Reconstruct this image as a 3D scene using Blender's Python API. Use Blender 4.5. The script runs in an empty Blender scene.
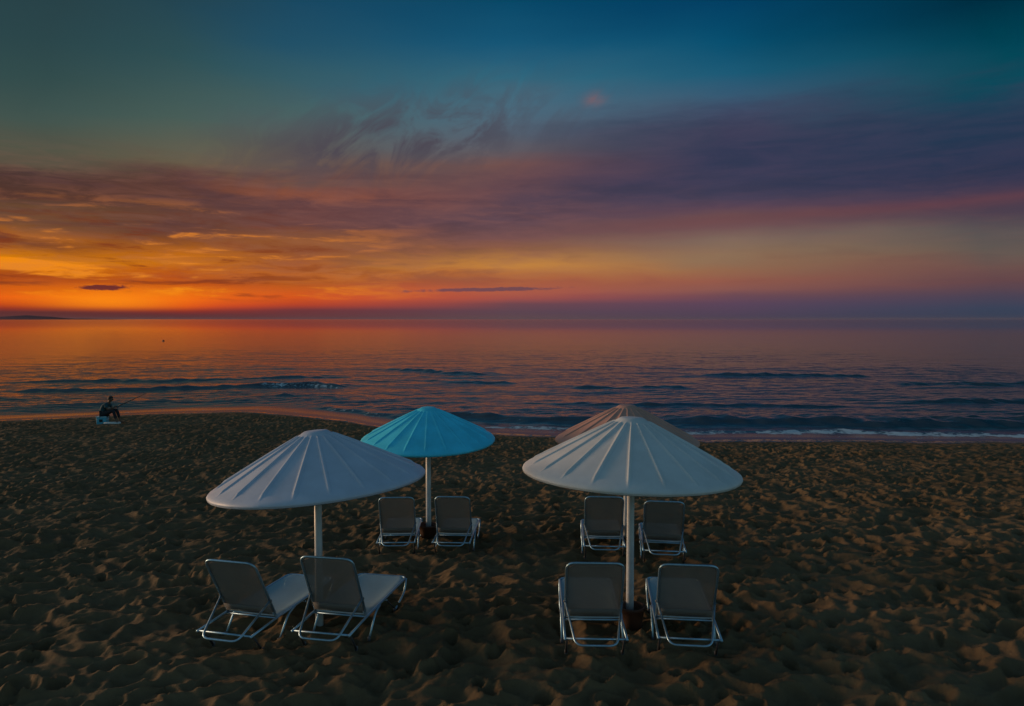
import bpy, bmesh, math, random
import numpy as np
from mathutils import Vector, Matrix

random.seed(7)
RNG = np.random.default_rng(11)
SC = bpy.context.scene
COL = SC.collection
R = math.radians
SEA_Z = -1.10
HAZE = 0.000011

# ----------------------------------------------------------------- helpers
def lin(c):
    def f(v):
        v = v / 255.0
        return v / 12.92 if v <= 0.04045 else ((v + 0.055) / 1.055) ** 2.4
    return (f(c[0]), f(c[1]), f(c[2]), 1.0)

def sstep(a, b, x):
    t = np.clip((x - a) / (b - a), 0, 1)
    return t * t * (3 - 2 * t)

def _hash(ix, iy, seed):
    n = (ix.astype(np.int64) * 374761393 + iy.astype(np.int64) * 668265263 + seed * 974634777) & 0xffffffff
    n = ((n ^ (n >> 13)) * 1274126177) & 0xffffffff
    n = ((n ^ (n >> 16)) * 2246822519) & 0xffffffff
    return (n ^ (n >> 15)) & 0xffff

def gnoise(x, y, seed=0):
    """gradient noise, about -0.7..0.7"""
    x0 = np.floor(x); y0 = np.floor(y)
    fx = x - x0; fy = y - y0
    u = fx * fx * fx * (fx * (fx * 6 - 15) + 10)
    v = fy * fy * fy * (fy * (fy * 6 - 15) + 10)
    def g(dx, dy):
        a = _hash(x0 + dx, y0 + dy, seed) * (2 * math.pi / 65536.0)
        return np.cos(a) * (fx - dx) + np.sin(a) * (fy - dy)
    n0 = g(0, 0) * (1 - u) + g(1, 0) * u
    n1 = g(0, 1) * (1 - u) + g(1, 1) * u
    return n0 * (1 - v) + n1 * v

def tag(o, label=None, cat=None, group=None, kind=None):
    if label: o['label'] = label
    if cat: o['category'] = cat
    if group: o['group'] = group
    if kind: o['kind'] = kind
    return o

def empty(name, loc=(0, 0, 0), rz=0.0):
    o = bpy.data.objects.new(name, None)
    o.empty_display_size = 0.2
    o.location = loc; o.rotation_euler = (0, 0, rz)
    COL.objects.link(o)
    return o

def obj(name, bm, mat, parent=None, smooth=True):
    me = bpy.data.meshes.new(name)
    bmesh.ops.recalc_face_normals(bm, faces=bm.faces[:])
    bm.to_mesh(me); bm.free()
    if smooth:
        me.polygons.foreach_set('use_smooth', [True] * len(me.polygons))
    me.materials.append(mat)
    o = bpy.data.objects.new(name, me)
    COL.objects.link(o)
    if parent: o.parent = parent
    return o

def grid_obj(name, xs, ys, Z, mat, attrs=None):
    """a height field on a rectangular grid, Z[j,i] over ys[j], xs[i]"""
    nx, ny = len(xs), len(ys)
    X, Y = np.meshgrid(xs, ys)
    co = np.stack([X, Y, Z], -1).reshape(-1, 3).astype(np.float32)
    i = np.arange(nx - 1); j = np.arange(ny - 1)
    I, J = np.meshgrid(i, j)
    a = (J * nx + I).ravel()
    quads = np.stack([a, a + 1, a + nx + 1, a + nx], -1).astype(np.int32)
    me = bpy.data.meshes.new(name)
    me.vertices.add(len(co)); me.vertices.foreach_set('co', co.ravel())
    me.loops.add(quads.size); me.loops.foreach_set('vertex_index', quads.ravel())
    me.polygons.add(len(quads))
    me.polygons.foreach_set('loop_start', np.arange(0, quads.size, 4, dtype=np.int32))
    me.polygons.foreach_set('use_smooth', np.ones(len(quads), bool))
    me.update(calc_edges=True)
    for k, v in (attrs or {}).items():
        at = me.attributes.new(k, 'FLOAT', 'POINT')
        at.data.foreach_set('value', v.ravel().astype(np.float32))
    me.materials.append(mat)
    o = bpy.data.objects.new(name, me)
    COL.objects.link(o)
    return o

def tube(bm, pts, r, seg=10, caps=True):
    """sweep a round tube along points (parallel transport)"""
    pts = [Vector(p) for p in pts]
    n = len(pts)
    rr = r if isinstance(r, (list, tuple)) else [r] * n
    tang = []
    for k in range(n):
        t = pts[min(k + 1, n - 1)] - pts[max(k - 1, 0)]
        tang.append(t.normalized())
    up = Vector((0, 0, 1)) if abs(tang[0].z) < 0.9 else Vector((1, 0, 0))
    u = tang[0].cross(up).normalized()
    rings = []
    for k in range(n):
        u = (u - tang[k] * u.dot(tang[k])).normalized()
        v = tang[k].cross(u)
        rings.append([bm.verts.new(pts[k] + (u * math.cos(2 * math.pi * q / seg) + v * math.sin(2 * math.pi * q / seg)) * rr[k]) for q in range(seg)])
    for k in range(n - 1):
        for q in range(seg):
            bm.faces.new((rings[k][q], rings[k][(q + 1) % seg], rings[k + 1][(q + 1) % seg], rings[k + 1][q]))
    if caps:
        bm.faces.new(rings[0][::-1]); bm.faces.new(rings[-1])

def rounded(pts, rad, n=6):
    """round the inner corners of a polyline"""
    pts = [Vector(p) for p in pts]
    out = [pts[0]]
    for k in range(1, len(pts) - 1):
        a, b, c = pts[k - 1], pts[k], pts[k + 1]
        ra = min(rad, (a - b).length * 0.49, (c - b).length * 0.49)
        p = b + (a - b).normalized() * ra; q = b + (c - b).normalized() * ra
        for t in range(n + 1):
            s = t / n
            out.append(p * (1 - s) ** 2 + b * 2 * s * (1 - s) + q * s * s)
    out.append(pts[-1])
    return out

def lathe(bm, prof, seg=32, cx=0, cy=0, cap=True):
    rings = []
    for r, z in prof:
        rings.append([bm.verts.new((cx + r * math.cos(2 * math.pi * q / seg), cy + r * math.sin(2 * math.pi * q / seg), z)) for q in range(seg)])
    for k in range(len(rings) - 1):
        for q in range(seg):
            bm.faces.new((rings[k][q], rings[k][(q + 1) % seg], rings[k + 1][(q + 1) % seg], rings[k + 1][q]))
    if cap:
        bm.faces.new(rings[0][::-1]); bm.faces.new(rings[-1])

def bbox(bm, c, s, bev=0.0, rot=None):
    r = bmesh.ops.create_cube(bm, size=1.0)
    vs = r['verts']
    for v in vs: v.co = Vector((v.co.x * s[0], v.co.y * s[1], v.co.z * s[2]))
    if bev > 0:
        es = list({e for v in vs for e in v.link_edges})
        rb = bmesh.ops.bevel(bm, geom=es, offset=bev, segments=3, affect='EDGES', profile=0.5)
        vs = list({v for f in rb['faces'] for v in f.verts} | {v for v in vs if v.is_valid})
    for v in vs:
        if rot: v.co = rot @ v.co
        v.co += Vector(c)

# ----------------------------------------------------------------- node maths
class NT:
    def __init__(s, tree): s.t = tree
    def new(s, typ, **kw):
        n = s.t.nodes.new(typ)
        for k, v in kw.items(): setattr(n, k, v)
        return n
    def link(s, a, b): s.t.links.new(a, b)
    def put(s, sock, v):
        if isinstance(v, V): s.link(v.s, sock)
        elif hasattr(v, 'is_output'): s.link(v, sock)
        else: sock.default_value = v
    def m(s, op, a, b=None, c=None, clamp=False):
        n = s.new('ShaderNodeMath', operation=op); n.use_clamp = clamp
        s.put(n.inputs[0], a)
        if b is not None: s.put(n.inputs[1], b)
        if c is not None: s.put(n.inputs[2], c)
        return V(s, n.outputs[0])
    def smooth(s, x, a, b, lo=0.0, hi=1.0):
        n = s.new('ShaderNodeMapRange', interpolation_type='SMOOTHSTEP')
        s.put(n.inputs['Value'], x)
        n.inputs['From Min'].default_value = a; n.inputs['From Max'].default_value = b
        n.inputs['To Min'].default_value = lo; n.inputs['To Max'].default_value = hi
        return V(s, n.outputs[0])
    def vec(s, x, y, z=0.0):
        n = s.new('ShaderNodeCombineXYZ')
        s.put(n.inputs[0], x); s.put(n.inputs[1], y); s.put(n.inputs[2], z)
        return n.outputs[0]
    def noise(s, vec, scale=1.0, detail=4.0, rough=0.5, dist=0.0):
        n = s.new('ShaderNodeTexNoise')
        s.link(vec, n.inputs['Vector'])
        n.inputs['Scale'].default_value = scale; n.inputs['Detail'].default_value = detail
        n.inputs['Roughness'].default_value = rough; n.inputs['Distortion'].default_value = dist
        return V(s, n.outputs['Fac'])
    def mix(s, f, a, b, mode='MIX'):
        n = s.new('ShaderNodeMix', data_type='RGBA', blend_type=mode, clamp_factor=True)
        s.put(n.inputs[0], f); s.put(n.inputs[6], a); s.put(n.inputs[7], b)
        return n.outputs[2]

class V:
    def __init__(s, nt, sock): s.n = nt; s.s = sock
    def __add__(s, o): return s.n.m('ADD', s, o)
    def __radd__(s, o): return s.n.m('ADD', o, s)
    def __sub__(s, o): return s.n.m('SUBTRACT', s, o)
    def __rsub__(s, o): return s.n.m('SUBTRACT', o, s)
    def __mul__(s, o): return s.n.m('MULTIPLY', s, o)
    def __rmul__(s, o): return s.n.m('MULTIPLY', o, s)
    def __truediv__(s, o): return s.n.m('DIVIDE', s, o)
    def gauss(s, w): return s.n.m('POWER', 2.718281828, (s * (1.0 / w)) * (s * (-1.0 / w)))

def material(name):
    m = bpy.data.materials.new(name); m.use_nodes = True
    nt = NT(m.node_tree)
    return m, nt, m.node_tree.nodes['Principled BSDF']

def simple(name, rgb, rough=0.5, metal=0.0, var=0.12, scale=18.0, bump=0.0, spec=0.5):
    m, nt, p = material(name)
    tc = nt.new('ShaderNodeTexCoord')
    n = nt.noise(tc.outputs['Object'], scale, 5, 0.6)
    c0 = tuple(v * (1 - var) for v in rgb) + (1,); c1 = tuple(min(1, v * (1 + var)) for v in rgb) + (1,)
    nt.link(nt.mix(nt.smooth(n, 0.3, 0.7), c0, c1), p.inputs['Base Color'])
    nt.put(p.inputs['Roughness'], nt.smooth(n, 0.25, 0.75, max(0.02, rough - 0.08), min(1, rough + 0.08)))
    p.inputs['Metallic'].default_value = metal
    p.inputs['Specular IOR Level'].default_value = spec
    if bump > 0:
        b = nt.new('ShaderNodeBump'); b.inputs['Strength'].default_value = bump
        b.inputs['Distance'].default_value = 0.01
        nt.link(nt.noise(tc.outputs['Object'], scale * 3, 4, 0.6).s, b.inputs['Height'])
        nt.link(b.outputs[0], p.inputs['Normal'])
    return m

# ----------------------------------------------------------------- sky and sun
SUN_AZ, SUN_EL = -72.0, 7.2          # degrees, azimuth from +Y towards +X
world = bpy.data.worlds.new("World"); SC.world = world
world.use_nodes = True
wt = NT(world.node_tree)
for n in list(world.node_tree.nodes): world.node_tree.nodes.remove(n)

SKY = {  # azimuth (deg): [(elevation deg, sRGB colour)...]
    -31.9: [(19.80, (40, 66, 72)), (17.51, (43, 70, 74)), (15.15, (50, 76, 76)), (12.73, (66, 84, 78)), (10.87, (82, 84, 70)), (9.75, (88, 80, 66)), (8.86, (74, 52, 46)), (8.04, (86, 54, 44)), (7.40, (98, 68, 44)), (6.76, (112, 74, 42)), (6.12, (120, 76, 40)), (5.48, (170, 96, 28)), (5.03, (120, 66, 34)), (4.38, (190, 108, 18)), (3.73, (215, 125, 10)), (3.08, (190, 95, 12)), (2.56, (165, 70, 14)), (1.91, (205, 90, 14)), (1.38, (235, 95, 16)), (0.99, (200, 70, 20)), (0.73, (150, 45, 30)), (0.47, (95, 45, 45)), (0.07, (92, 46, 44))],
    -24.4: [(21.08, (36, 68, 80)), (17.43, (46, 80, 86)), (13.60, (72, 94, 88)), (11.63, (96, 96, 80)), (10.63, (104, 92, 72)), (9.96, (94, 66, 56)), (9.29, (92, 58, 50)), (8.27, (96, 62, 52)), (7.25, (100, 64, 52)), (6.22, (98, 60, 48)), (5.53, (140, 78, 34)), (4.83, (190, 105, 18)), (4.00, (200, 112, 14)), (3.30, (190, 90, 14)), (2.61, (190, 80, 14)), (1.91, (230, 110, 14)), (1.34, (240, 100, 16)), (0.92, (220, 75, 22)), (0.57, (140, 45, 35)), (0.29, (95, 45, 48)), (0.08, (92, 46, 46))],
    -16.0: [(22.11, (25, 72, 98)), (19.61, (34, 80, 102)), (17.01, (52, 92, 104)), (15.00, (70, 98, 100)), (13.64, (84, 96, 96)), (12.25, (92, 88, 86)), (11.20, (104, 88, 80)), (10.15, (110, 80, 70)), (9.44, (130, 78, 62)), (8.94, (140, 80, 58)), (8.36, (104, 66, 64)), (6.92, (100, 64, 62)), (5.83, (150, 90, 50)), (5.25, (140, 80, 46)), (4.52, (150, 84, 46)), (3.49, (190, 100, 36)), (2.90, (180, 90, 30)), (2.16, (205, 90, 28)), (1.57, (215, 85, 28)), (1.05, (180, 66, 40)), (0.68, (110, 52, 56)), (0.08, (98, 52, 54))],
    0.0: [(22.88, (8, 72, 104)), (20.31, (22, 86, 118)), (17.63, (50, 104, 126)), (15.56, (76, 106, 124)), (13.79, (88, 100, 114)), (12.36, (100, 92, 98)), (11.42, (118, 82, 78)), (10.54, (106, 74, 78)), (9.06, (94, 70, 80)), (7.57, (96, 72, 82)), (6.44, (112, 78, 78)), (5.46, (140, 92, 70)), (4.70, (180, 122, 64)), (4.09, (196, 132, 62)), (3.47, (180, 112, 60)), (2.71, (170, 92, 62)), (2.09, (174, 90, 70)), (1.63, (160, 80, 72)), (1.17, (110, 70, 78)), (0.55, (92, 68, 80)), (0.09, (94, 70, 76))],
    16.0: [(22.11, (2, 62, 98)), (19.61, (8, 80, 112)), (17.34, (28, 90, 118)), (15.67, (54, 88, 114)), (14.66, (66, 78, 104)), (13.64, (72, 70, 94)), (12.25, (66, 64, 90)), (10.15, (72, 66, 90)), (8.72, (80, 68, 88)), (7.86, (90, 68, 84)), (7.14, (104, 76, 80)), (6.56, (112, 82, 84)), (5.83, (126, 104, 92)), (4.74, (142, 112, 86)), (4.00, (150, 104, 76)), (3.05, (150, 90, 74)), (2.31, (138, 87, 80)), (1.72, (110, 74, 84)), (1.12, (90, 68, 90)), (0.08, (74, 64, 84))],
    31.9: [(19.80, (0, 46, 66)), (17.51, (0, 62, 80)), (15.15, (4, 74, 90)), (13.95, (16, 70, 90)), (12.73, (32, 60, 84)), (10.87, (34, 54, 80)), (9.31, (42, 51, 77)), (8.23, (64, 57, 79)), (7.21, (72, 60, 77)), (6.70, (76, 64, 78)), (5.48, (90, 84, 84)), (4.19, (98, 88, 82)), (3.21, (104, 80, 76)), (2.23, (100, 70, 74)), (1.45, (74, 66, 84)), (0.73, (56, 66, 88)), (0.07, (48, 62, 84))],
}
geo = wt.new('ShaderNodeTexCoord')
sep = wt.new('ShaderNodeSeparateXYZ'); wt.link(geo.outputs['Generated'], sep.inputs[0])
dx, dy, dz = (V(wt, sep.outputs[k]) for k in range(3))
az = wt.m('ARCTAN2', dx, dy) * (180 / math.pi)
el = wt.m('ARCSINE', dz, None) * (180 / math.pi)
el = wt.m('MAXIMUM', el, wt.m('MULTIPLY', el, -1.0))       # below the horizon mirrors (never seen)
# the air moves the layers: long streaks, stretched along the horizon
n_big = wt.noise(wt.vec(az * 0.055, el * 0.22, 3.1), 1.0, 3, 0.5)
n_str = wt.noise(wt.vec(az * 0.12, el * 0.85 - az * 0.012, 9.7), 1.0, 6, 0.62, 0.5)
n_fine = wt.noise(wt.vec(az * 0.30, el * 1.8, 21.3), 1.0, 6, 0.62, 0.6)
n_gl = wt.noise(wt.vec(az * 0.085, el * 0.70 + az * 0.004, 33.0), 1.0, 5, 0.6, 0.4)
off_hor = wt.smooth(el, 0.9, 3.2)
elw = el + off_hor * ((n_big - 0.5) * 2.4 + ((n_str - 0.5) * 1.5 + (n_fine - 0.5) * 0.5) * wt.smooth(az, 16.0, -2.0, 0.35, 1.0) * wt.smooth(el, 14.0, 9.5, 0.3, 1.0))
tval = elw * (1 / 30.0)
cols = []
for a in sorted(SKY):
    r = wt.new('ShaderNodeValToRGB')
    cr = r.color_ramp
    pts = sorted(SKY[a])
    while len(cr.elements) < len(pts): cr.elements.new(0.5)
    for e, (h, c) in zip(cr.elements, pts):
        e.position = min(1, max(0, h / 30.0))
        e.color = lin(c)
    wt.put(r.inputs[0], tval)
    cols.append((a, r.outputs[0]))
front = cols[0][1]
azw = az + (n_big - 0.5) * 8.0
for (a0, _), (a1, s1) in zip(cols, cols[1:]):
    t = wt.m('MULTIPLY', azw - a0, 1.0 / (a1 - a0), clamp=True)
    front = wt.mix(t, front, s1)
# glowing streaks low over the sunken sun
glow_zone = wt.smooth(az, -2.0, -24.0) * wt.smooth(el, 1.0, 2.0) * wt.smooth(el, 9.0, 5.0)
st = wt.smooth(n_gl * 0.65 + n_fine * 0.35, 0.51, 0.62)
front = wt.mix(st * glow_zone * 0.9, front, lin((246, 142, 14)))
dk = wt.smooth(n_gl * 0.65 + n_fine * 0.35, 0.48, 0.38)
front = wt.mix(dk * glow_zone * 0.75, front, lin((122, 52, 30)))
# soft light and dark streaking through the cloud deck
leftish = wt.smooth(az, 14.0, -4.0, 0.3, 1.0)
deck = wt.smooth(el, 1.3, 4.0) * wt.smooth(el, 12.5, 9.0)
front = wt.mix(deck * leftish * wt.smooth(n_fine, 0.35, 0.7) * 0.22, front, lin((150, 96, 84)))
front = wt.mix(deck * leftish * wt.smooth(n_str, 0.52, 0.32) * 0.30, front, lin((60, 48, 62)))
# sun-side hot spot under the cloud edge
hot = (az + 28.5).gauss(4.2) * (el - 1.3).gauss(0.75) * wt.smooth(el, 0.35, 0.95)
front = wt.mix(hot * 0.85, front, lin((255, 140, 16)))
# rose band that climbs to the right
line = el - (6.7 + az * 0.03)
band = (line + (n_big - 0.5) * 0.8).gauss(0.42) * wt.smooth(az, -2.0, 20.0)
front = wt.mix(band * (0.12 + n_str * 0.5), front, lin((114, 66, 70)))
# torn wisps above the deck, leaning to the right
wv = wt.vec((az * 0.82 + el * 0.57) * 0.15, (el * 0.82 - az * 0.57) * 0.34, 5.5)
n_w = wt.noise(wv, 1.0, 7, 0.60, 1.6)
wz = (az + 8.5).gauss(10.0) * (el - (13.3 + (az + 9.0) * 0.16)).gauss(2.6)
front = wt.mix(wt.smooth(n_w, 0.36, 0.60) * wz * 1.0, front, lin((74, 68, 80)))
# two thin dark cloud slips and a small lit puff
def slip(a0, e0, wa, we, colr, k, seed, amp):
    global front
    nn = wt.noise(wt.vec(az * 0.9, el * 2.6, seed), 1.0, 6, 0.7)
    d = wt.m('SQRT', ((az - a0) * (1 / wa)) * ((az - a0) * (1 / wa)) + ((el - e0 - (az - a0) * 0.02) * (1 / we)) * ((el - e0 - (az - a0) * 0.02) * (1 / we)))
    front = wt.mix(wt.smooth(d + (nn - 0.5) * amp, 1.0, 0.55) * k, front, lin(colr))
slip(-28.8, 2.14, 1.9, 0.22, (88, 34, 44), 0.9, 41.0, 2.2)
slip(-2.0, 2.28, 6.4, 0.19, (86, 66, 84), 0.75, 43.0, 1.8)
puff = (az - 6.3).gauss(0.85) * (el - 16.2).gauss(0.5) * wt.smooth(n_w + n_fine * 0.5, 0.45, 0.95)
bank = wt.smooth(el, 7.8, 9.6) * wt.smooth(el + (n_big - 0.5) * 5.0 + (n_fine - 0.5) * 2.0, 15.8, 13.2) * wt.smooth(az + (n_big - 0.5) * 10.0, -6.0, 10.0)
front = wt.mix(bank * (0.30 + n_gl * 0.5), front, wt.mix(wt.smooth(n_str, 0.35, 0.65), lin((38, 52, 78)), lin((58, 58, 84))))
front = wt.mix(puff * 0.8, front, lin((120, 96, 104)))

nish = wt.new('ShaderNodeTexSky', sky_type='NISHITA')
nish.sun_disc = False
nish.sun_elevation = R(SUN_EL); nish.sun_rotation = R(SUN_AZ)
nish.altitude = 5; nish.air_density = 1.0; nish.dust_density = 1.0; nish.ozone_density = 2.5
hi = wt.smooth(el, 24.0, 55.0)
side = wt.smooth(wt.m('ABSOLUTE', az), 45.0, 100.0)
m_n = wt.m('MAXIMUM', hi, side)
NISH_K = 0.125
nk = wt.mix(1.0, nish.outputs[0], (NISH_K * 1.02, NISH_K * 1.12, NISH_K * 0.98, 1), 'MULTIPLY')
sky_col = wt.mix(m_n, front, nk)
bg = wt.new('ShaderNodeBackground'); wt.link(sky_col, bg.inputs[0]); bg.inputs[1].default_value = 1.0
wo = wt.new('ShaderNodeOutputWorld'); wt.link(bg.outputs[0], wo.inputs[0])
world.cycles.sampling_method = 'MANUAL'; world.cycles.sample_map_resolution = 1024

sun = bpy.data.lights.new('sun', 'SUN'); sun.energy = 2.1; sun.angle = R(12.0); sun.color = (1.0, 0.60, 0.35)
so = bpy.data.objects.new('sun', sun); COL.objects.link(so)
sd = Vector((math.sin(R(SUN_AZ)) * math.cos(R(SUN_EL)), math.cos(R(SUN_AZ)) * math.cos(R(SUN_EL)), math.sin(R(SUN_EL))))
so.rotation_euler = sd.to_track_quat('Z', 'Y').to_euler()
so.location = (-20, 30, 20)

CHAIRS = [  # x, y of the hinge, yaw (deg, clockwise), label
    (-2.95, 8.24, 14.0, 'leftmost grey sun lounger of all, in the front pair by the pale blue parasol'),
    (-1.95, 8.26, 11.0, 'front left sun lounger with its whole pale foot end showing'),
    (0.90, 8.12, 2.0, 'front sun lounger just left of the brown tub and white parasol pole'),
    (1.925, 8.12, 6.6, 'front sun lounger just right of the brown tub and white parasol pole'),
    (-1.84, 11.85, -3.0, 'sun lounger left of the turquoise parasol pole, partly covered by pale blue parasol'),
    (-0.93, 11.85, 3.0, 'sun lounger just right of the turquoise parasol pole'),
    (1.45, 11.62, 4.0, 'rear sun lounger just left of the white parasol pole'),
    (2.34, 11.34, 8.0, 'rear sun lounger just right of the white parasol pole'),
]
SEATS = [c[:3] for c in CHAIRS]

# ----------------------------------------------------------------- the lie of the beach
_SX = np.array([-400, -120, -60, -40, -24, -19.0, -16.2, -13.5, -10.5, -7.2, -5.0, -3.2, 0.0, 2.6, 7.4, 14, 20, 40, 120, 400])
_SY = np.array([60, 44, 36, 33.5, 34.4, 36.6, 37.6, 37.9, 36.6, 34.2, 31.9, 31.1, 30.5, 30.0, 29.0, 28.8, 28.4, 28, 30, 40.0])
def shore(x):
    x = np.asarray(x, float)
    k = np.interp(x, _SX, _SY)
    return k + 0.15 + 0.35 * gnoise(x * 0.35, x * 0 + 4.2, 5) + 0.12 * gnoise(x * 1.4, x * 0 + 1.2, 6)
def beach(x, y):
    """the smooth lie of the sand, no dents"""
    S = shore(x)
    t = (y - 8.0) / (S - 8.0)
    z = np.where(t > 0, SEA_Z * np.where(t < 0.12, t * t / 0.24, t - 0.06) / 0.94, 0.0)
    return np.where(y > S, SEA_Z - (y - S) * 0.06, z)
def gz(x, y): return float(beach(np.array([float(x)]), np.array([float(y)]))[0])

def axis(segs):
    """[(x0, x1, step)...] joined"""
    out = []
    for a, b, s in segs:
        n = max(1, int(round((b - a) / s)))
        out.append(np.linspace(a, b, n, endpoint=False))
    out.append(np.array([segs[-1][1]]))
    return np.concatenate(out)

xs = axis([(-3000, -300, 300), (-300, -60, 12), (-60, -30, 1.0), (-30, -12, 0.06), (-12, 12, 0.03), (12, 30, 0.06), (30, 60, 1.0), (60, 300, 12), (300, 3000, 300)])
ys = axis([(-2000, -100, 190), (-100, -10, 6), (-10, 1, 0.5), (1, 5, 0.1), (5, 12, 0.022), (12, 18, 0.035), (18, 28, 0.05), (28, 40, 0.06), (40, 60, 1.0), (60, 300, 20), (300, 700, 100)])
X, Y = np.meshgrid(xs, ys)
Zb = beach(X, Y)
S2 = np.broadcast_to(shore(xs)[None, :], X.shape)
dry = sstep(0.3, 3.2, S2 - Y)                 # 0 on wet sand, 1 on the loose sand
fine = sstep(55, 28, np.abs(X)) * sstep(2.0, 5.0, Y)
wx = X + 0.22 * gnoise(X * 1.3, Y * 1.3, 21); wy = Y + 0.22 * gnoise(X * 1.3, Y * 1.3, 22)
def ridged(f, ax, seed):
    n = gnoise(wx * f, wy * f * ax, seed)
    return 1.0 - 2.2 * np.sqrt(n * n + 0.00012)
bump = 0.066 * ridged(1.15, 1.35, 31) * (0.55 + 0.45 * sstep(30, 8, Y)) + 0.050 * ridged(2.5, 1.3, 32) + 0.04 * gnoise(X * 0.42, Y * 0.42, 33) + 0.010 * gnoise(X * 6.0, Y * 6.0, 34)
LEGS = []
for x_, y_, a_ in SEATS:
    for lx, ly in ((-0.33, -0.27), (0.33, -0.27), (-0.33, 0.02), (0.33, 0.02), (-0.33, 0.86), (0.33, 0.86)):
        LEGS.append((x_ + lx * math.cos(R(a_)) + ly * math.sin(R(a_)), y_ - lx * math.sin(R(a_)) + ly * math.cos(R(a_))))
# trodden dents with raised rims
nd = 9000
px = RNG.uniform(-28, 28, nd); py = RNG.uniform(4.5, 35, nd)
for k, (x_, y_) in enumerate(LEGS): px[k], py[k] = x_, y_
ang = RNG.uniform(0, math.pi, nd); ra = RNG.uniform(0.10, 0.20, nd); rb = ra * RNG.uniform(0.5, 0.9, nd); dp = RNG.uniform(0.025, 0.075, nd)
nl = len(LEGS); ra[:nl] = RNG.uniform(0.09, 0.13, nl); rb[:nl] = ra[:nl] * 0.8; dp[:nl] = RNG.uniform(0.03, 0.05, nl)
dent = np.zeros_like(X)
for k in range(nd):
    w = ra[k] * 2.0
    i0, i1 = np.searchsorted(xs, (px[k] - w, px[k] + w)); j0, j1 = np.searchsorted(ys, (py[k] - w, py[k] + w))
    if i1 - i0 < 2 or j1 - j0 < 2: continue
    xx = X[j0:j1, i0:i1] - px[k]; yy = Y[j0:j1, i0:i1] - py[k]
    c, s = math.cos(ang[k]), math.sin(ang[k])
    q = np.sqrt(((xx * c + yy * s) / ra[k]) ** 2 + ((-xx * s + yy * c) / rb[k]) ** 2)
    dent[j0:j1, i0:i1] += np.where(q < 1, -dp[k] * (1 - q * q) + 0.38 * dp[k] * q ** 4, 0.38 * dp[k] * np.exp(-(q - 1) / 0.22))
bump = bump + 0.020 * ridged(5.0, 1.1, 35) + 0.006 * ridged(10.5, 1.0, 36) * sstep(20, 10, Y) + np.clip(dent, -0.13, 0.06)
_m = (np.abs(X) < 8) & (Y > 6) & (Y < 16)
bump = bump - bump[_m].mean()
Zs = Zb + 1.5 * bump * dry * fine - 0.012 * fine * dry

m_sand, nt, p = material('beach_sand')
tc = nt.new('ShaderNodeTexCoord'); P = tc.outputs['Object']
at = nt.new('ShaderNodeAttribute', attribute_name='dry'); D = V(nt, at.outputs['Fac'])
g1 = nt.noise(P, 0.35, 5, 0.55); g2 = nt.noise(P, 3.0, 6, 0.6); g3 = nt.noise(P, 140.0, 3, 0.7)
c = nt.mix(nt.smooth(g1, 0.3, 0.7), (0.126, 0.086, 0.045, 1), (0.166, 0.116, 0.064, 1))
c = nt.mix(nt.smooth(g2, 0.35, 0.75) * 0.45, c, (0.085, 0.055, 0.030, 1))
c = nt.mix(nt.smooth(g3, 0.55, 0.8) * 0.5, c, (0.19, 0.15, 0.11, 1))
c = nt.mix(nt.smooth(g3, 0.42, 0.28) * 0.5, c, (0.035, 0.025, 0.018, 1))
wet = nt.smooth(D + (g2 - 0.5) * 0.25 + (g1 - 0.5) * 0.5, 0.50, 0.02)
c = nt.mix(wet, c, (0.035, 0.026, 0.019, 1))
nt.link(c, p.inputs['Base Color'])
nt.put(p.inputs['Roughness'], nt.smooth(wet, 0.0, 1.0, 0.92, 0.06))
nt.put(p.inputs['Specular IOR Level'], nt.smooth(wet, 0.0, 1.0, 0.12, 0.8))
b = nt.new('ShaderNodeBump'); b.inputs['Distance'].default_value = 0.012
nt.put(b.inputs['Strength'], nt.smooth(wet, 0.0, 0.9, 0.9, 0.02))
nt.link((nt.noise(P, 22.0, 5, 0.6) + g3 * 0.25).s, b.inputs['Height']); nt.link(b.outputs[0], p.inputs['Normal'])
sand = grid_obj('beach', xs, ys, Zs, m_sand, {'dry': np.where(Y > S2, 0.0, dry)})
tag(sand, kind='structure')

# ----------------------------------------------------------------- the sea
xw = axis([(-40000, -4000, 3000), (-4000, -600, 200), (-600, -150, 15), (-150, -45, 1.0), (-45, 45, 0.11), (45, 150, 1.0), (150, 600, 15), (600, 4000, 200), (4000, 40001, 3000)])
yw = axis([(26, 48, 0.07), (48, 70, 0.11), (70, 110, 0.25), (110, 200, 0.45), (200, 320, 0.9), (320, 500, 4.0), (500, 2000, 30), (2000, 10000, 400), (10000, 60000, 5000)])
X, Y = np.meshgrid(xw, yw)
S2 = np.broadcast_to(shore(xw)[None, :], X.shape)
off = Y - S2
ramp = sstep(0.4, 5.0, off)
Z = np.zeros_like(X)
# wind chop, thinning with distance where the sheet is too coarse for it
near = sstep(300, 30, Y) ** 2.6 * sstep(100, 30, np.abs(X))
for f, ay, amp, sd_ in ((0.09, 2.6, 0.09, 50), (0.22, 2.2, 0.050, 51), (0.55, 2.0, 0.036, 52), (1.2, 1.8, 0.018, 53), (2.6, 1.5, 0.008, 54)):
    n = gnoise(X * f + 0.3 * np.sin(Y * 0.2), Y * f * ay, sd_)
    Z += amp * (1 - 2.0 * np.sqrt(n * n + 0.004)) * ramp * near * sstep(0, 12, off + 6 * (f < 1))
rip = sstep(11, 4, off) * ramp
for f, amp, sd_ in ((1.1, 0.05, 57), (2.4, 0.028, 58)):
    n = gnoise(X * f * 0.6, Y * f * 1.2, sd_)
    Z += amp * (1 - 2.0 * np.sqrt(n * n + 0.003)) * rip * sstep(60, 40, np.abs(X))
foam = np.zeros_like(X)
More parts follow.
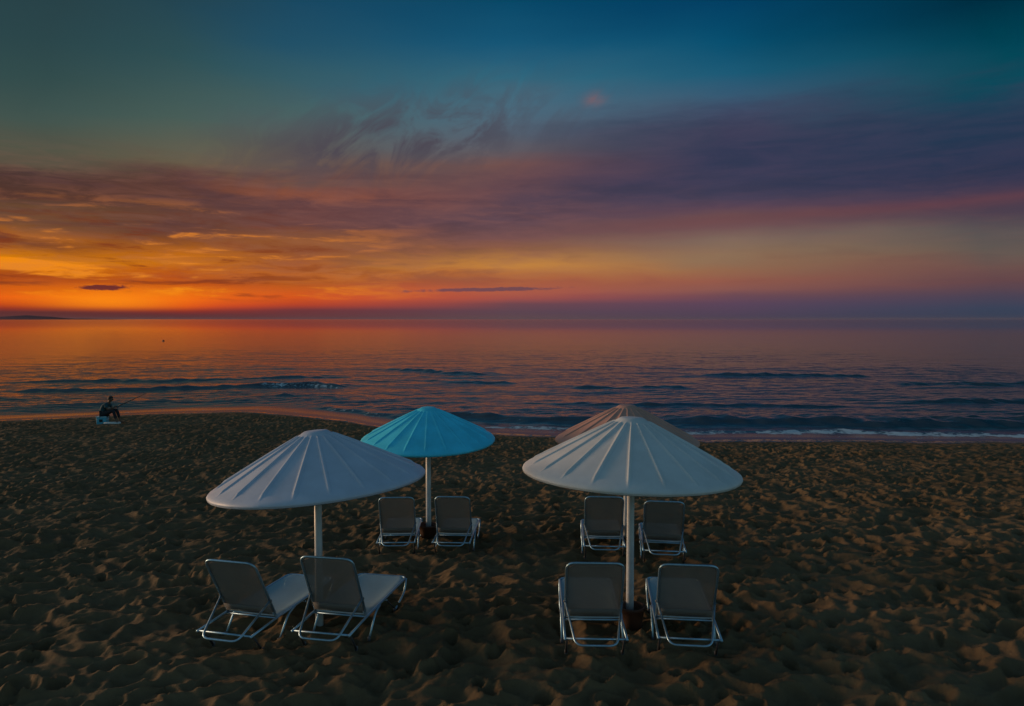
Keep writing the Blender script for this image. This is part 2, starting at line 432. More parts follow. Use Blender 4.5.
# each breaker: x centre, half length, distance beyond the shore line, height, front width, back width, foam amount
BREAKERS = [(-21.0, 13.0, 12.6, 0.30, 0.50, 1.6, 0.0), (-14.0, 4.0, 12.2, 0.14, 0.35, 0.8, 0.55), (-36.0, 9.0, 8.0, 0.16, 0.45, 1.6, 0.0),
            (15.5, 13.0, 3.6, 0.34, 0.65, 1.7, 0.15), (0.5, 7.0, 3.4, 0.28, 0.60, 1.5, 0.15),
            (19.0, 12.0, 1.35, 0.10, 0.25, 0.7, 1.0), (4.0, 8.0, 1.2, 0.07, 0.25, 0.6, 0.75), (-7.5, 3.5, 2.2, 0.10, 0.3, 0.8, 0.35),
            (-12.0, 2.6, 6.0, 0.16, 0.35, 0.9, 0.1), (34, 9.0, 24.0, 0.30, 0.9, 2.4, 0.0), (-6.0, 7.0, 30.0, 0.32, 0.8, 2.2, 0.0),
            (22.0, 8.0, 31.0, 0.30, 0.8, 2.2, 0.0), (8.0, 5.0, 20.0, 0.24, 0.6, 1.6, 0.0), (-3.0, 4.0, 22.0, 0.20, 0.6, 1.6, 0.0),
            (30.0, 10.0, 12.0, 0.34, 0.6, 1.8, 0.0), (-24, 14.0, 20.0, 0.22, 0.7, 2.0, 0.0), (10, 9.0, 9.5, 0.20, 0.5, 1.4, 0.0)]
for bi, (xc, hl, o0, h, wf, wb, fo) in enumerate(BREAKERS):
    cl = o0 + 0.22 * gnoise(X * 0.9, Y * 1.1, 90 + bi) + 0.9 * gnoise(X * 0.16, X * 0 + bi * 3.7, 60 + bi) + 0.3 * gnoise(X * 0.6, X * 0 + bi, 80 + bi)
    env = sstep(hl, hl * 0.55, np.abs(X - xc)) * (0.85 + 0.35 * gnoise(X * 0.35, X * 0 + bi * 1.3, 70 + bi))
    env = env * np.clip(0.85 + 0.6 * gnoise(X * 1.1, Y * 0.6, 110 + bi), 0.1, 1.3)
    q = off - cl
    prof = np.where(q < 0, np.exp(-(q / wf) ** 2), np.exp(-(q / wb) ** 2))
    Z += 0.85 * h * env * prof
    if fo > 0:
        foam = np.maximum(foam, fo * np.clip(env, 0, 1) * np.exp(-((q + 0.25) / 0.50) ** 2))
foam = np.maximum(foam, 0.30 * np.exp(-((off - 0.15) / 0.18) ** 2))
Z = SEA_Z + Z * sstep(0.1, 2.2, off) + 0.006 + 0.028 * np.clip(1 - off / 1.6, 0, 1) * np.clip(1 + (off + 0.2) / 4, 0, 1)   # the swash runs up the sand
m_sea, nt, p = material('sea_water')
tc = nt.new('ShaderNodeTexCoord'); P = tc.outputs['Object']
at = nt.new('ShaderNodeAttribute', attribute_name='foam'); F = V(nt, at.outputs['Fac'])
ao = nt.new('ShaderNodeAttribute', attribute_name='offshore'); O = V(nt, ao.outputs['Fac'])
sp = nt.new('ShaderNodeSeparateXYZ'); nt.link(P, sp.inputs[0])
mp = nt.new('ShaderNodeMapping'); mp.inputs['Scale'].default_value = (0.55, 1.0, 1.0); nt.link(P, mp.inputs['Vector'])
w1 = nt.noise(mp.outputs[0], 1.1, 5, 0.6, 0.4); w2 = nt.noise(mp.outputs[0], 0.16, 4, 0.55); w3 = nt.noise(mp.outputs[0], 5.0, 3, 0.6)
h = (w1 * 0.10 + w2 * 0.30 + w3 * 0.014)
b = nt.new('ShaderNodeBump'); b.inputs['Distance'].default_value = 1.0
nt.put(b.inputs['Strength'], nt.smooth(O, 0.0, 1.0, 0.03, 0.34) * nt.smooth(V(nt, sp.outputs[1]), 45.0, 420.0, 1.0, 0.085))
nt.link(h.s, b.inputs['Height']); nt.link(b.outputs[0], p.inputs['Normal'])
fn = nt.noise(P, 3.2, 6, 0.7, 0.6)
fm = nt.smooth(F + (fn - 0.5) * 2.0, 0.34, 0.66)
nt.link(nt.mix(fm, (0.030, 0.050, 0.070, 1), (0.42, 0.56, 0.64, 1)), p.inputs['Base Color'])
nt.put(p.inputs['Roughness'], nt.m('MAXIMUM', nt.m('MULTIPLY', nt.smooth(fm, 0.0, 1.0, 0.13, 0.9), nt.smooth(V(nt, sp.outputs[1]), 60.0, 500.0, 1.0, 0.5)), nt.smooth(V(nt, sp.outputs[1]), 50.0, 1200.0, 0.05, 0.06)))
p.inputs['IOR'].default_value = 1.33
sea = grid_obj('sea', xw, yw, Z, m_sea, {'foam': foam, 'offshore': sstep(0.2, 4.0, off)})
tag(sea, kind='structure')

# far headland on the left of the horizon
m_hill = simple('headland', (0.22, 0.10, 0.10), 0.95, var=0.2, scale=0.002, spec=0.0)  # purple of the distant haze put into the hill colour
hx = np.linspace(-9500, -5200, 120); hy = np.linspace(9600, 11000, 14)
HX, HY = np.meshgrid(hx, hy)
prof = 14 + 34 * np.exp(-((hx + 6700) / 260) ** 2) + 24 * np.exp(-((hx + 7400) / 500) ** 2) + 18 * gnoise(hx * 0.004, hx * 0 + 2.2, 91)
prof *= sstep(-5250, -6300, hx)
HZ = SEA_Z - 2 + prof[None, :] * np.sin(np.linspace(0, 1, 14) * math.pi)[:, None] * (1 + 0.3 * gnoise(HX * 0.006, HY * 0.006, 92))
hills = grid_obj('hills', hx, hy, HZ, m_hill)
tag(hills, kind='structure')

# ----------------------------------------------------------------- materials of the things
M_tube = simple('aluminium_tube', (0.34, 0.52, 0.66), 0.42, 0.85, 0.08, 30)  # aluminium, with the sky's blue reflection put into its base colour
M_cap = simple('grey_plastic_cap', (0.10, 0.10, 0.11), 0.6)
M_dark = simple('dark_tube', (0.05, 0.05, 0.055), 0.5)
M_pole = simple('white_painted_pole', (0.46, 0.50, 0.54), 0.42, 0, 0.10, 9)
M_white = simple('white_parasol_shell', (0.56, 0.59, 0.60), 0.50, 0, 0.07, 3.0, 0.05, 0.35)
M_blueish = simple('pale_blue_parasol_shell', (0.45, 0.51, 0.62), 0.50, 0, 0.07, 3.0, 0.05, 0.35)
M_turq = simple('turquoise_parasol_shell', (0.060, 0.62, 0.86), 0.50, 0, 0.10, 3.0, 0.05, 0.3)
M_pink = simple('dusty_pink_parasol_shell', (0.48, 0.27, 0.21), 0.55, 0, 0.10, 3.0, 0.05, 0.3)
M_tub = simple('brown_clay_tub', (0.085, 0.038, 0.024), 0.8, 0, 0.25, 12, 0.3)

def fabric(name, rgb, see=0.22):
    m, nt, p = material(name)
    tc = nt.new('ShaderNodeTexCoord'); P = tc.outputs['Object']
    n = nt.noise(P, 2.6, 4, 0.6); n2 = nt.noise(P, 260.0, 2, 0.5)
    c = nt.mix(nt.smooth(n, 0.3, 0.7), tuple(v * 0.86 for v in rgb) + (1,), rgb + (1,))
    c = nt.mix(nt.smooth(n2, 0.4, 0.7) * 0.3, c, tuple(v * 0.6 for v in rgb) + (1,))
    nt.link(c, p.inputs['Base Color']); p.inputs['Roughness'].default_value = 0.75
    p.inputs['Specular IOR Level'].default_value = 0.25
    tr = nt.new('ShaderNodeBsdfTransparent'); tr.inputs[0].default_value = (1, 1, 1, 1)
    tl = nt.new('ShaderNodeBsdfTranslucent'); nt.link(c, tl.inputs[0])
    m1 = nt.new('ShaderNodeMixShader'); m1.inputs[0].default_value = 0.18
    nt.link(p.outputs[0], m1.inputs[1]); nt.link(tl.outputs[0], m1.inputs[2])
    m2 = nt.new('ShaderNodeMixShader'); m2.inputs[0].default_value = see
    nt.link(m1.outputs[0], m2.inputs[1]); nt.link(tr.outputs[0], m2.inputs[2])
    nt.link(m2.outputs[0], m.node_tree.nodes['Material Output'].inputs[0])
    return m
M_fab = fabric('skylit_mesh_fabric', (0.42, 0.64, 0.76), 0.16)  # same sling as the back, with sky light put into its colour
M_back = fabric('shaded_mesh_fabric', (0.27, 0.26, 0.245), 0.30)  # same sling as the seat, its shade put into a darker colour

# ----------------------------------------------------------------- sun loungers
RAIL = 0.262; HW = 0.325; TR = 0.0135
FOOT, REAR = 1.33, -0.52
RECL = R(61.5)

def sheet(bm, fn, nu, nv, thick):
    """a sling: fn(u,v) -> point, given a little thickness"""
    top = [[bm.verts.new(fn(i / nu, j / nv)) for i in range(nu + 1)] for j in range(nv + 1)]
    bm.verts.index_update()
    fs = []
    for j in range(nv):
        for i in range(nu):
            fs.append(bm.faces.new((top[j][i], top[j][i + 1], top[j + 1][i + 1], top[j + 1][i])))
    bmesh.ops.recalc_face_normals(bm, faces=fs)
    bmesh.ops.solidify(bm, geom=fs, thickness=thick)

def make_lounger(recl=RECL, dark_rear=True):
    root = empty('sun_lounger')
    # frame: one bent tube round the foot end, cross bars
    bm = bmesh.new()
    tube(bm, rounded([(-HW, REAR, RAIL - 0.02), (-HW, 0, RAIL), (-HW, FOOT, RAIL), (HW, FOOT, RAIL), (HW, 0, RAIL), (HW, REAR, RAIL - 0.02)], 0.09), TR)
    tube(bm, [(-HW, REAR + 0.02, RAIL - 0.02), (HW, REAR + 0.02, RAIL - 0.02)], TR * 0.9)
    tube(bm, [(-HW, 0.0, RAIL - 0.012), (HW, 0.0, RAIL - 0.012)], TR * 0.8)
    tube(bm, [(-HW, 0.62, RAIL - 0.045), (HW, 0.62, RAIL - 0.045)], TR * 0.8)
    obj('frame', bm, M_tube, root)
    # seat sling, sagging a little, wrapped round the side rails
    def seat(u, v):
        x = (u * 2 - 1); y = 0.015 + v * (FOOT - 0.005)
        c = max(0.0, (y - (FOOT - 0.12)) / 0.12)
        w = HW + 0.012 - 0.075 * c * c
        z = RAIL + 0.014 - 0.030 * (1 - x ** 4) * (0.35 + 0.65 * math.sin(math.pi * min(1, v * 1.02))) - (0.018 if abs(x) > 0.999 else 0)
        return (x * w, y, z)
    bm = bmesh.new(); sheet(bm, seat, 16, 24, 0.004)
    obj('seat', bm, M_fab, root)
    # legs
    def leg(pts, rubber=True, mat=None):
        bm = bmesh.new(); tube(bm, pts, TR * 0.95)
        l = obj('leg', bm, mat or M_tube, root)
        if rubber:
            bm = bmesh.new(); e = Vector(pts[-1])
            lathe(bm, [(0.010, e.z - 0.012), (0.018, e.z - 0.010), (0.019, e.z + 0.03), (0.014, e.z + 0.036)], 10, e.x, e.y)
            obj('foot_cap', bm, M_cap, l)
    for s in (-1, 1):
        x = s * (HW + 0.006)
        leg(rounded([(x, FOOT - 0.03, RAIL - 0.005), (x, FOOT - 0.10, 0.10), (x, 0.86, -0.01)], 0.12))
        leg(rounded([(x + s * 0.012, 0.34, RAIL + 0.002), (x + s * 0.012, 0.20, RAIL - 0.03), (x + s * 0.012, 0.0, -0.01)], 0.07))
        leg([(s * (HW - 0.02), REAR + 0.06, RAIL - 0.02), (s * (HW - 0.02), -0.27, -0.01)], True, M_dark)
        bm = bmesh.new(); tube(bm, [(s * (HW - 0.014), 0.58, RAIL - 0.01), (s * (HW - 0.010), 0.87, 0.03)], TR * 0.7)
        obj('brace', bm, M_dark, root)
    # reclining back
    d = Vector((0, -math.cos(recl), math.sin(recl))); nrm = Vector((0, math.sin(recl), math.cos(recl)))
    L = 0.83; BW = 0.306; h0 = Vector((0, 0.0, RAIL + 0.012))
    bm = bmesh.new()
    tube(bm, rounded([h0 + Vector((-BW, 0, 0)), h0 + Vector((-BW, 0, 0)) + d * L, h0 + Vector((BW, 0, 0)) + d * L, h0 + Vector((BW, 0, 0))], 0.10, 8), TR)
    tube(bm, [h0 + Vector((-BW, 0, 0)) + d * 0.03, h0 + Vector((BW, 0, 0)) + d * 0.03], TR * 0.7)
    bf = obj('backrest_frame', bm, M_tube, root)
    def back(u, v):
        x = u * 2 - 1; t = 0.045 + v * (L - 0.055)
        c = max(0.0, (t - (L - 0.11)) / 0.11)
        w = BW + 0.010 - 0.15 * c ** 1.6
        sag = 0.028 * (1 - x ** 4) * math.sin(math.pi * (0.12 + 0.8 * v))
        pnt = h0 + d * t + nrm * (0.010 - sag) + Vector((x * w, 0, 0))
        return tuple(pnt)
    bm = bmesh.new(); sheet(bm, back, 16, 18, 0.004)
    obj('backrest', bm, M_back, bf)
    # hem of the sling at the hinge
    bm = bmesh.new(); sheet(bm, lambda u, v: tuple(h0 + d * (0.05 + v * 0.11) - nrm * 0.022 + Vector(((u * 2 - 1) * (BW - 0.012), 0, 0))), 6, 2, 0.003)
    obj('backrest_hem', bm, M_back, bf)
    # U-shaped prop that drops from the back into the rear rails
    a = h0 + d * 0.25
    bm = bmesh.new()
    e = Vector((0, REAR - 0.075, RAIL - 0.05))
    tube(bm, rounded([a + Vector((-BW - 0.004, 0, 0)), e + Vector((-0.215, 0, 0)), e + Vector((0.215, 0, 0)), a + Vector((BW + 0.004, 0, 0))], 0.085, 8), TR * 0.9)
    obj('back_support', bm, M_tube, root)
    for s in (-1, 1):
        bm = bmesh.new()
        bmesh.ops.create_uvsphere(bm, u_segments=10, v_segments=6, radius=0.017)
        for v in bm.verts: v.co = Vector((v.co.x * 0.8 + s * (BW + 0.012), v.co.y + a.y, v.co.z + a.z))
        obj('pivot', bm, M_cap, root)
    return root

def copy_tree(o, parent=None):
    c = o.copy(); COL.objects.link(c)
    if parent: c.parent = parent
    for ch in [q for q in ALL_OF[o.name]]: copy_tree(ch, c)
    return c
ALL_OF = {}
def index_tree(o):
    ALL_OF[o.name] = [q for q in bpy.data.objects if q.parent == o]
    for q in ALL_OF[o.name]: index_tree(q)

BACKS = (60.0, 63.5, 62.5, 60.5, 61.5, 63.0, 62.0, 60.0)      # each back sits in its own notch
for i, (x, y, yaw, lab) in enumerate(CHAIRS):
    o = make_lounger(R(BACKS[i]))
    zf = gz(x + 1.2 * math.sin(R(yaw)), y + 1.2 * math.cos(R(yaw))); zr = gz(x, y - 0.3)
    o.location = (x, y, gz(x, y) - 0.005)
    o.rotation_euler = (math.atan2(zf - zr, 1.5), 0, -R(yaw))
    k_ = (1, 1, 1, 1, 0.90, 0.90, 0.96, 0.96)[i]; o.scale = (k_, k_, k_)
    tag(o, lab, 'sun lounger', 'sun loungers under the parasols')

# ----------------------------------------------------------------- parasols
def canopy_bm(Rr, H, ribs=20, th=0.012):
    prof = [(0.0, 0.990), (0.07, 0.989), (0.105, 0.982), (0.122, 0.962), (0.135, 0.945), (0.145, 0.930), (0.16, 0.910), (0.18, 0.888), (0.205, 0.860), (0.235, 0.826)]
    for k in range(1, 23):
        t = k / 22
        prof.append((0.235 + t * (0.955 - 0.235), 0.826 * (1 - t) + 0.060 * t + 0.006 * math.sin(math.pi * t)))
    prof += [(0.978, 0.034), (0.992, 0.008), (1.0, -0.018), (1.0, -0.040), (0.992, -0.054)]
    offs = (-0.040, -0.021, -0.0155, -0.0095, -0.0045, 0.0045, 0.0095, 0.0155, 0.021, 0.040)   # metres across a pressed rib
    hts = (0.0, 0.0, 0.35, 0.88, 1.0, 1.0, 0.88, 0.35, 0.0, 0.0)
    sp = 2 * math.pi / ribs
    bm = bmesh.new()
    def build(inner):
        rings = []
        for r, z in prof:
            if r == 0.0:
                rings.append([bm.verts.new((0, 0, z * H - (th if inner else 0)))]); continue
            env = max(0.0, min(1.0, (r - 0.15) / 0.035)) * max(0.0, min(1.0, (0.930 - r) / 0.035))
            rr = r * Rr - (th * 0.5 if inner and r > 0.95 else 0)
            k_ = min(1.0, 0.36 * sp * max(r, 0.12) * Rr / 0.040)
            ring = []
            for q in range(ribs):
                for o_, h_ in zip(offs, hts):
                    a = q * sp + o_ * k_ / (max(r, 0.12) * Rr)
                    ring.append(bm.verts.new((rr * math.cos(a), rr * math.sin(a), z * H + 0.020 * h_ * env * (0.5 + 0.5 * k_) - (th if inner else 0))))
                a = (q + 0.5) * sp
                ring.append(bm.verts.new((rr * math.cos(a), rr * math.sin(a), z * H - 0.006 * env - (th if inner else 0))))
            rings.append(ring)
        n = len(rings[-1])
        for k in range(len(rings) - 1):
            A, B = rings[k], rings[k + 1]
            for q in range(n):
                q2 = (q + 1) % n
                if len(A) == 1: bm.faces.new((A[0], B[q], B[q2]))
                else: bm.faces.new((A[q], B[q], B[q2], A[q2]))
        return rings[-1]
    o = build(False); i = build(True)
    n = len(o)
    for q in range(n):
        bm.faces.new((o[q], i[q], i[(q + 1) % n], o[(q + 1) % n]))
    return bm

def make_parasol(x, y, apex, Rr, H, tilt_dir, tilt, mat, label, rot=0.0):
    """apex: height of the top above the ground; tilt_dir: azimuth (deg) the low side faces"""
    z0 = gz(x, y)
    root = empty('parasol', (x, y, z0))
    tag(root, label, 'parasol', 'beach parasols')
    bm = bmesh.new()
    tube(bm, [(0, 0, -0.5), (0, 0, 0.6), (0, 0, apex - H * 0.32)], [0.047, 0.045, 0.043], 20)
    obj('pole', bm, M_pole, root)
    T = Matrix.Translation((0, 0, apex - H * 0.5)) @ Matrix.Rotation(R(tilt), 4, Vector((math.cos(R(tilt_dir)), -math.sin(R(tilt_dir)), 0)) * -1) @ Matrix.Translation((0, 0, -H * 0.5)) @ Matrix.Rotation(R(rot), 4, 'Z')
    bm = canopy_bm(Rr, H); bm.transform(T)
    obj('canopy', bm, mat, root)
    bm = bmesh.new(); lathe(bm, [(0.05, H * 0.50), (0.085, H * 0.52), (0.085, H * 0.64), (0.06, H * 0.70)], 20); bm.transform(T)
    obj('hub', bm, M_pole, root)
    for k in range(4):
        bm = bmesh.new(); a = math.pi / 4 + k * math.pi / 2
        tube(bm, [(0.07 * math.cos(a), 0.07 * math.sin(a), H * 0.56), (0.90 * Rr * math.cos(a), 0.90 * Rr * math.sin(a), H * 0.09)], 0.011, 8); bm.transform(T)
        obj('strut', bm, M_tube, root)
    return root

make_parasol(-2.28, 8.60, 2.31, 1.235, 0.60, -72, 4.9, M_blueish, 'pale blue-grey ribbed beach parasol tilted towards its left side', 2)
make_parasol(1.40, 8.64, 2.46, 1.27, 0.625, 55, 1.9, M_white, 'large white ribbed beach parasol standing in front of the dusty pink one', 8)
make_parasol(-1.46, 12.8, 2.25, 1.165, 0.555, 180, 4.0, M_turq, 'bright turquoise ribbed beach parasol partly behind the pale blue one', 4)
make_parasol(1.95, 12.5, 2.32, 1.216, 0.60, 90, 0.5, M_pink, 'dusty pink ribbed beach parasol mostly hidden behind the white one', 11)

# ----------------------------------------------------------------- tubs at the poles
def make_tub(x, y, label, r=0.15, h=0.22):
    z = gz(x, y)
    root = empty('tub', (x, y, z)); tag(root, label, 'tub', 'tubs round the parasol poles')
    bm = bmesh.new()
    lathe(bm, [(r * 0.78, -0.03), (r * 0.95, h * 0.8), (r, h * 0.82), (r * 1.06, h * 0.86), (r * 1.07, h), (r * 1.0, h * 1.015), (r * 0.92, h), (r * 0.88, h * 0.6)], 28)
    obj('pot', bm, M_tub, root)
    bm = bmesh.new(); lathe(bm, [(0.048, h * 0.70), (r * 0.5, h * 0.69), (r * 0.9, h * 0.64)], 28, cap=False)
    obj('sand_fill', bm, m_dryfill, root)
m_dryfill = simple('tub_sand', (0.10, 0.065, 0.045), 0.95, 0, 0.3, 30, 0.4, 0.1)
make_tub(1.42, 8.60, 'open brown tub round the foot of the white front parasol pole')
make_tub(-1.46, 12.76, 'dark brown tub round the foot of the turquoise parasol pole', 0.17, 0.2)

# ----------------------------------------------------------------- angler on the shore
M_skin = simple('skin', (0.13, 0.07, 0.045), 0.6)
M_shirt = simple('teal_shirt', (0.010, 0.060, 0.080), 0.85, 0, 0.2, 12)
M_short = simple('dark_trousers', (0.012, 0.014, 0.020), 0.85)
M_hair = simple('black_hair', (0.008, 0.007, 0.007), 0.7)
M_box = simple('blue_plastic_box', (0.05, 0.36, 0.52), 0.45)
M_lid = simple('white_plastic', (0.62, 0.66, 0.68), 0.45)
M_rod = simple('carbon_rod', (0.02, 0.018, 0.018), 0.4)

def lean(p):
    x, y, z = p
    return (x + 0.20 * (z - 0.48), y, z - 0.05 * max(0, (z - 0.6) / 0.5)) if z > 0.48 and x < 0.3 else p
def skin_mesh(name, verts, edges, mat, parent, lev=2):
    me = bpy.data.meshes.new(name)
    me.from_pydata([lean(v[0]) for v in verts], edges, [])
    o = bpy.data.objects.new(name, me); COL.objects.link(o); o.parent = parent
    sk = o.modifiers.new('skin', 'SKIN'); sk.use_smooth_shade = True
    for k, v in enumerate(verts):
        rr = v[1] if isinstance(v[1], tuple) else (v[1], v[1])
        me.skin_vertices[0].data[k].radius = rr
    me.skin_vertices[0].data[0].use_root = True
    sub = o.modifiers.new('sub', 'SUBSURF'); sub.levels = lev; sub.render_levels = lev
    me.materials.append(mat)
    return o

AX, AY = -17.55, 31.6
AZ = gz(AX, AY)
person = empty('person', (AX, AY, AZ), R(6))
tag(person, 'person in a teal shirt sitting on a blue box, holding a fishing rod', 'person')
# local axes: +x is the way the person faces, seat top at 0.33
V_ = [((0.02, 0, 0.42), (0.15, 0.13)), ((-0.02, 0, 0.56), (0.15, 0.12)), ((0.01, 0, 0.72), (0.165, 0.125)), ((0.09, 0, 0.86), (0.14, 0.10)), ((0.145, 0, 0.93), 0.055),
      ((0.175, 0, 0.99), 0.055), ((0.195, 0, 1.05), (0.085, 0.10)), ((0.205, 0, 1.13), (0.078, 0.095)), ((0.205, 0, 1.185), (0.045, 0.05))]
E_ = [(0, 1), (1, 2), (2, 3), (3, 4), (4, 5), (5, 6), (6, 7), (7, 8)]
def chain(start, pts):
    prev = start
    for q in pts:
        V_.append(q); E_.append((prev, len(V_) - 1)); prev = len(V_) - 1
    return prev
hands = []
for s in (-1, 1):
    chain(0, [((0.06, s * 0.11, 0.42), 0.095), ((0.27, s * 0.15, 0.50), 0.078), ((0.47, s * 0.17, 0.56), 0.062), ((0.52, s * 0.17, 0.42), 0.052), ((0.57, s * 0.17, 0.24), 0.048), ((0.62, s * 0.17, 0.07), 0.036), ((0.68, s * 0.175, 0.035), 0.036), ((0.80, s * 0.18, 0.022), 0.028)])
    w = chain(3, [((0.10, s * 0.17, 0.84), 0.065), ((0.18, s * 0.215, 0.74), 0.050), ((0.26, s * 0.22, 0.62), 0.043), ((0.36, s * 0.17, 0.655), 0.036), ((0.45, s * (0.08 if s > 0 else 0.06), 0.69), 0.027), ((0.49, s * 0.05, 0.70), 0.030)])
    for k in range(4):
        f = 0.012 + 0.016 * k
        chain(w, [((0.50 + f * 0.6, s * 0.030, 0.725 + 0.006 * k), 0.0095), ((0.515 + f * 0.7, s * 0.004, 0.735 + 0.006 * k), 0.0085), ((0.525 + f * 0.7, -s * 0.012, 0.715 + 0.006 * k), 0.0075)])
    chain(w, [((0.485, s * 0.025, 0.735), 0.010), ((0.50, s * 0.008, 0.75), 0.009)])
skin_mesh('body', V_, E_, M_skin, person)
# face
HD = Vector((0.122, 0, -0.048))
bm = bmesh.new()
for s in (-1, 1):
    r = bmesh.ops.create_uvsphere(bm, u_segments=8, v_segments=6, radius=0.012)
    for v in r['verts']: v.co += Vector((0.285, s * 0.032, 1.085))
bmesh.ops.translate(bm, verts=bm.verts[:], vec=HD); obj('eyes', bm, M_hair, person)
bm = bmesh.new(); tube(bm, [(0.285, 0, 1.09), (0.312, 0, 1.055), (0.285, 0, 1.045)], [0.008, 0.016, 0.010], 8)
bmesh.ops.translate(bm, verts=bm.verts[:], vec=HD); obj('nose', bm, M_skin, person)
for s in (-1, 1):
    bm = bmesh.new(); r = bmesh.ops.create_uvsphere(bm, u_segments=10, v_segments=8, radius=1)
    for v in r['verts']: v.co = Vector((v.co.x * 0.020 + 0.195, v.co.y * 0.010 + s * 0.092, v.co.z * 0.034 + 1.075))
    bmesh.ops.translate(bm, verts=bm.verts[:], vec=HD); obj('ear', bm, M_skin, person)
bm = bmesh.new(); r = bmesh.ops.create_uvsphere(bm, u_segments=20, v_segments=14, radius=1)
for v in r['verts']:
    c = v.co.copy()
    cut = 0.35 if c.x > 0.2 else -0.55
    if c.z < cut: c.z = cut + (c.z - cut) * 0.12
    v.co = Vector((c.x * 0.116 + 0.192, c.y * 0.100, c.z * 0.112 + 1.115))
bmesh.ops.translate(bm, verts=bm.verts[:], vec=HD); obj('hair', bm, M_hair, person)
skin_mesh('shirt', [((0.01, 0, 0.44), (0.165, 0.150)), ((-0.025, 0, 0.56), (0.170, 0.142)), ((0.005, 0, 0.72), (0.185, 0.145)), ((0.085, 0, 0.855), (0.160, 0.115)), ((0.125, 0, 0.905), (0.075, 0.075)),
                    ((0.10, 0.175, 0.835), 0.082), ((0.17, 0.215, 0.745), 0.072), ((0.21, 0.222, 0.69), 0.070), ((0.10, -0.175, 0.835), 0.082), ((0.17, -0.215, 0.745), 0.072), ((0.21, -0.222, 0.69), 0.070)],
          [(0, 1), (1, 2), (2, 3), (3, 4), (3, 5), (5, 6), (6, 7), (3, 8), (8, 9), (9, 10)], M_shirt, person)
skin_mesh('trousers', [((0.01, 0, 0.415), (0.165, 0.140)), ((0.06, 0.11, 0.425), 0.110), ((0.27, 0.15, 0.505), 0.092), ((0.475, 0.17, 0.565), 0.076), ((0.525, 0.17, 0.42), 0.068), ((0.585, 0.17, 0.20), 0.062),
                       ((0.06, -0.11, 0.425), 0.110), ((0.27, -0.15, 0.505), 0.092), ((0.475, -0.17, 0.565), 0.076), ((0.525, -0.17, 0.42), 0.068), ((0.585, -0.17, 0.20), 0.062)],
          [(0, 1), (1, 2), (2, 3), (3, 4), (4, 5), (0, 6), (6, 7), (7, 8), (8, 9), (9, 10)], M_short, person)

box = empty('bait_box', (AX - 0.02, AY - 0.02, AZ), R(6))
tag(box, 'blue plastic box with a pale lid that the angler sits on', 'box')
bm = bmesh.new(); bbox(bm, (0, 0, 0.125), (0.38, 0.34, 0.29), 0.02)
obj('box_body', bm, M_box, box)
bm = bmesh.new(); bbox(bm, (0, 0, 0.294), (0.41, 0.37, 0.045), 0.015)
obj('lid', bm, simple('pale_blue_lid', (0.30, 0.55, 0.64), 0.45), box)
for s in (-1, 1):
    bm = bmesh.new(); tube(bm, rounded([(s * 0.19, -0.07, 0.19), (s * 0.235, -0.07, 0.19), (s * 0.235, 0.07, 0.19), (s * 0.19, 0.07, 0.19)], 0.02), 0.012, 8)
    obj('handle', bm, M_lid, box)
bm = bmesh.new(); bbox(bm, (0, -0.1725, 0.14), (0.14, 0.012, 0.12), 0.004)
obj('dark_patch', bm, M_short, box)  # small dark patch on the near side of the box

tray = empty('tray', (AX + 0.50, AY - 0.22, gz(AX + 0.5, AY - 0.22)), R(4))
tag(tray, 'long white tray lying on the sand between the blue box and the angler\'s feet', 'tray')
bm = bmesh.new(); bbox(bm, (0, 0, 0.022), (0.62, 0.22, 0.04), 0.012); obj('tray_base', bm, M_lid, tray)
bm = bmesh.new(); tube(bm, rounded([(-0.30, -0.10, 0.055), (0.30, -0.10, 0.055), (0.30, 0.10, 0.055), (-0.30, 0.10, 0.055), (-0.30, -0.10, 0.055)], 0.03), 0.014, 8); obj('rim', bm, M_lid, tray)

rod = empty('fishing_rod', (AX, AY, AZ), R(6))
tag(rod, 'thin dark fishing rod pointing up and right from the angler\'s hands', 'fishing rod')
p0, p1 = Vector((0.30, 0.0, 0.60)), Vector((1.75, 0.10, 1.22))
bm = bmesh.new(); tube(bm, [p0.lerp(p1, t) + Vector((0, 0, 0.06 * t * t)) for t in (0.2, 0.35, 0.5, 0.65, 0.8, 0.9, 1.0)], [0.018, 0.017, 0.016, 0.014, 0.011, 0.008, 0.005], 8); obj('blank', bm, M_rod, rod)
bm = bmesh.new(); tube(bm, [p0, p0.lerp(p1, 0.2)], [0.019, 0.017], 10); obj('grip', bm, M_cap, rod)
bm = bmesh.new(); q = p0.lerp(p1, 0.2); tube(bm, [q + Vector((0, -0.035, -0.05)), q + Vector((0, 0.035, -0.05))], 0.032, 12); tube(bm, [q, q + Vector((0, 0, -0.04))], 0.008, 8); obj('reel', bm, M_cap, rod)

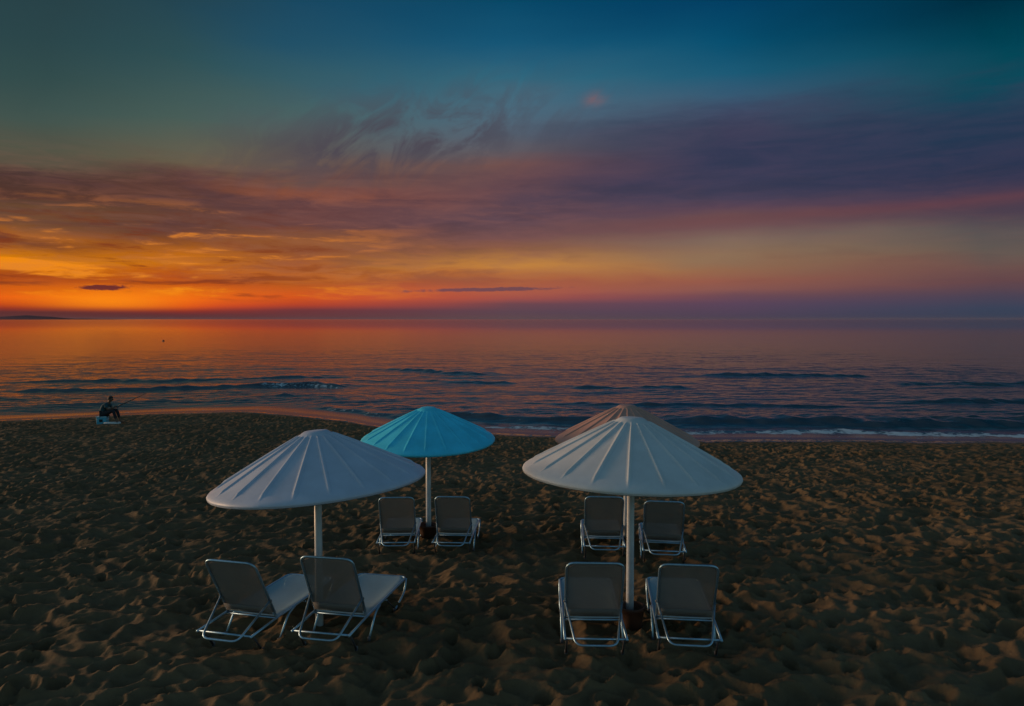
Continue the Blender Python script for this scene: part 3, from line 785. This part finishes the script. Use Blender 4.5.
# ----------------------------------------------------------------- buoy far out
bx_, by_ = -74.5, 158.0
buoy = empty('buoy', (bx_, by_, SEA_Z)); tag(buoy, 'tiny dark buoy floating far out on the orange water', 'buoy')
M_buoy = simple('dark_buoy', (0.03, 0.02, 0.02), 0.5)
bm = bmesh.new(); lathe(bm, [(0.05, -0.25), (0.26, -0.12), (0.34, 0.04), (0.30, 0.18), (0.14, 0.28), (0.07, 0.32)], 20); obj('float', bm, M_buoy, buoy)
bm = bmesh.new(); tube(bm, [(0, 0, 0.3), (0, 0, 0.40)], 0.05, 10); obj('post', bm, M_buoy, buoy)
buoy.scale = (0.75, 0.75, 0.75)

# ----------------------------------------------------------------- the air over the sea
hm = bpy.data.materials.new('haze_air'); hm.use_nodes = True
ht = hm.node_tree; ht.nodes.remove(ht.nodes['Principled BSDF'])
pv = ht.nodes.new('ShaderNodeVolumePrincipled'); pv.inputs['Color'].default_value = (0.42, 0.36, 0.48, 1); pv.inputs['Density'].default_value = HAZE
ht.links.new(pv.outputs[0], ht.nodes['Material Output'].inputs['Volume'])
bm = bmesh.new(); bbox(bm, (0, 29000, 30), (81000, 64000, 90)); hz = obj('haze', bm, hm, None, False); tag(hz, kind='stuff')

# ----------------------------------------------------------------- camera and output
cam = bpy.data.cameras.new('camera'); cam.sensor_width = 36.0; cam.lens = 26.0
cam.clip_start = 0.1; cam.clip_end = 100000
co = bpy.data.objects.new('camera', cam); COL.objects.link(co)
co.location = (0, 0, 3.6); co.rotation_euler = (R(90 - 2.62), 0, 0)
SC.camera = co
SC.render.engine = 'CYCLES'
SC.cycles.use_denoising = True
SC.cycles.denoiser = 'OPENIMAGEDENOISE'
SC.cycles.denoising_input_passes = 'RGB_ALBEDO_NORMAL'
SC.cycles.denoising_prefilter = 'ACCURATE'
SC.cycles.max_bounces = 6; SC.cycles.transparent_max_bounces = 8
SC.cycles.sample_clamp_indirect = 4.0
SC.view_settings.view_transform = 'Standard'; SC.view_settings.look = 'None'
SC.view_settings.exposure = 0.0; SC.view_settings.gamma = 1.0
SC.view_settings.use_curve_mapping = False
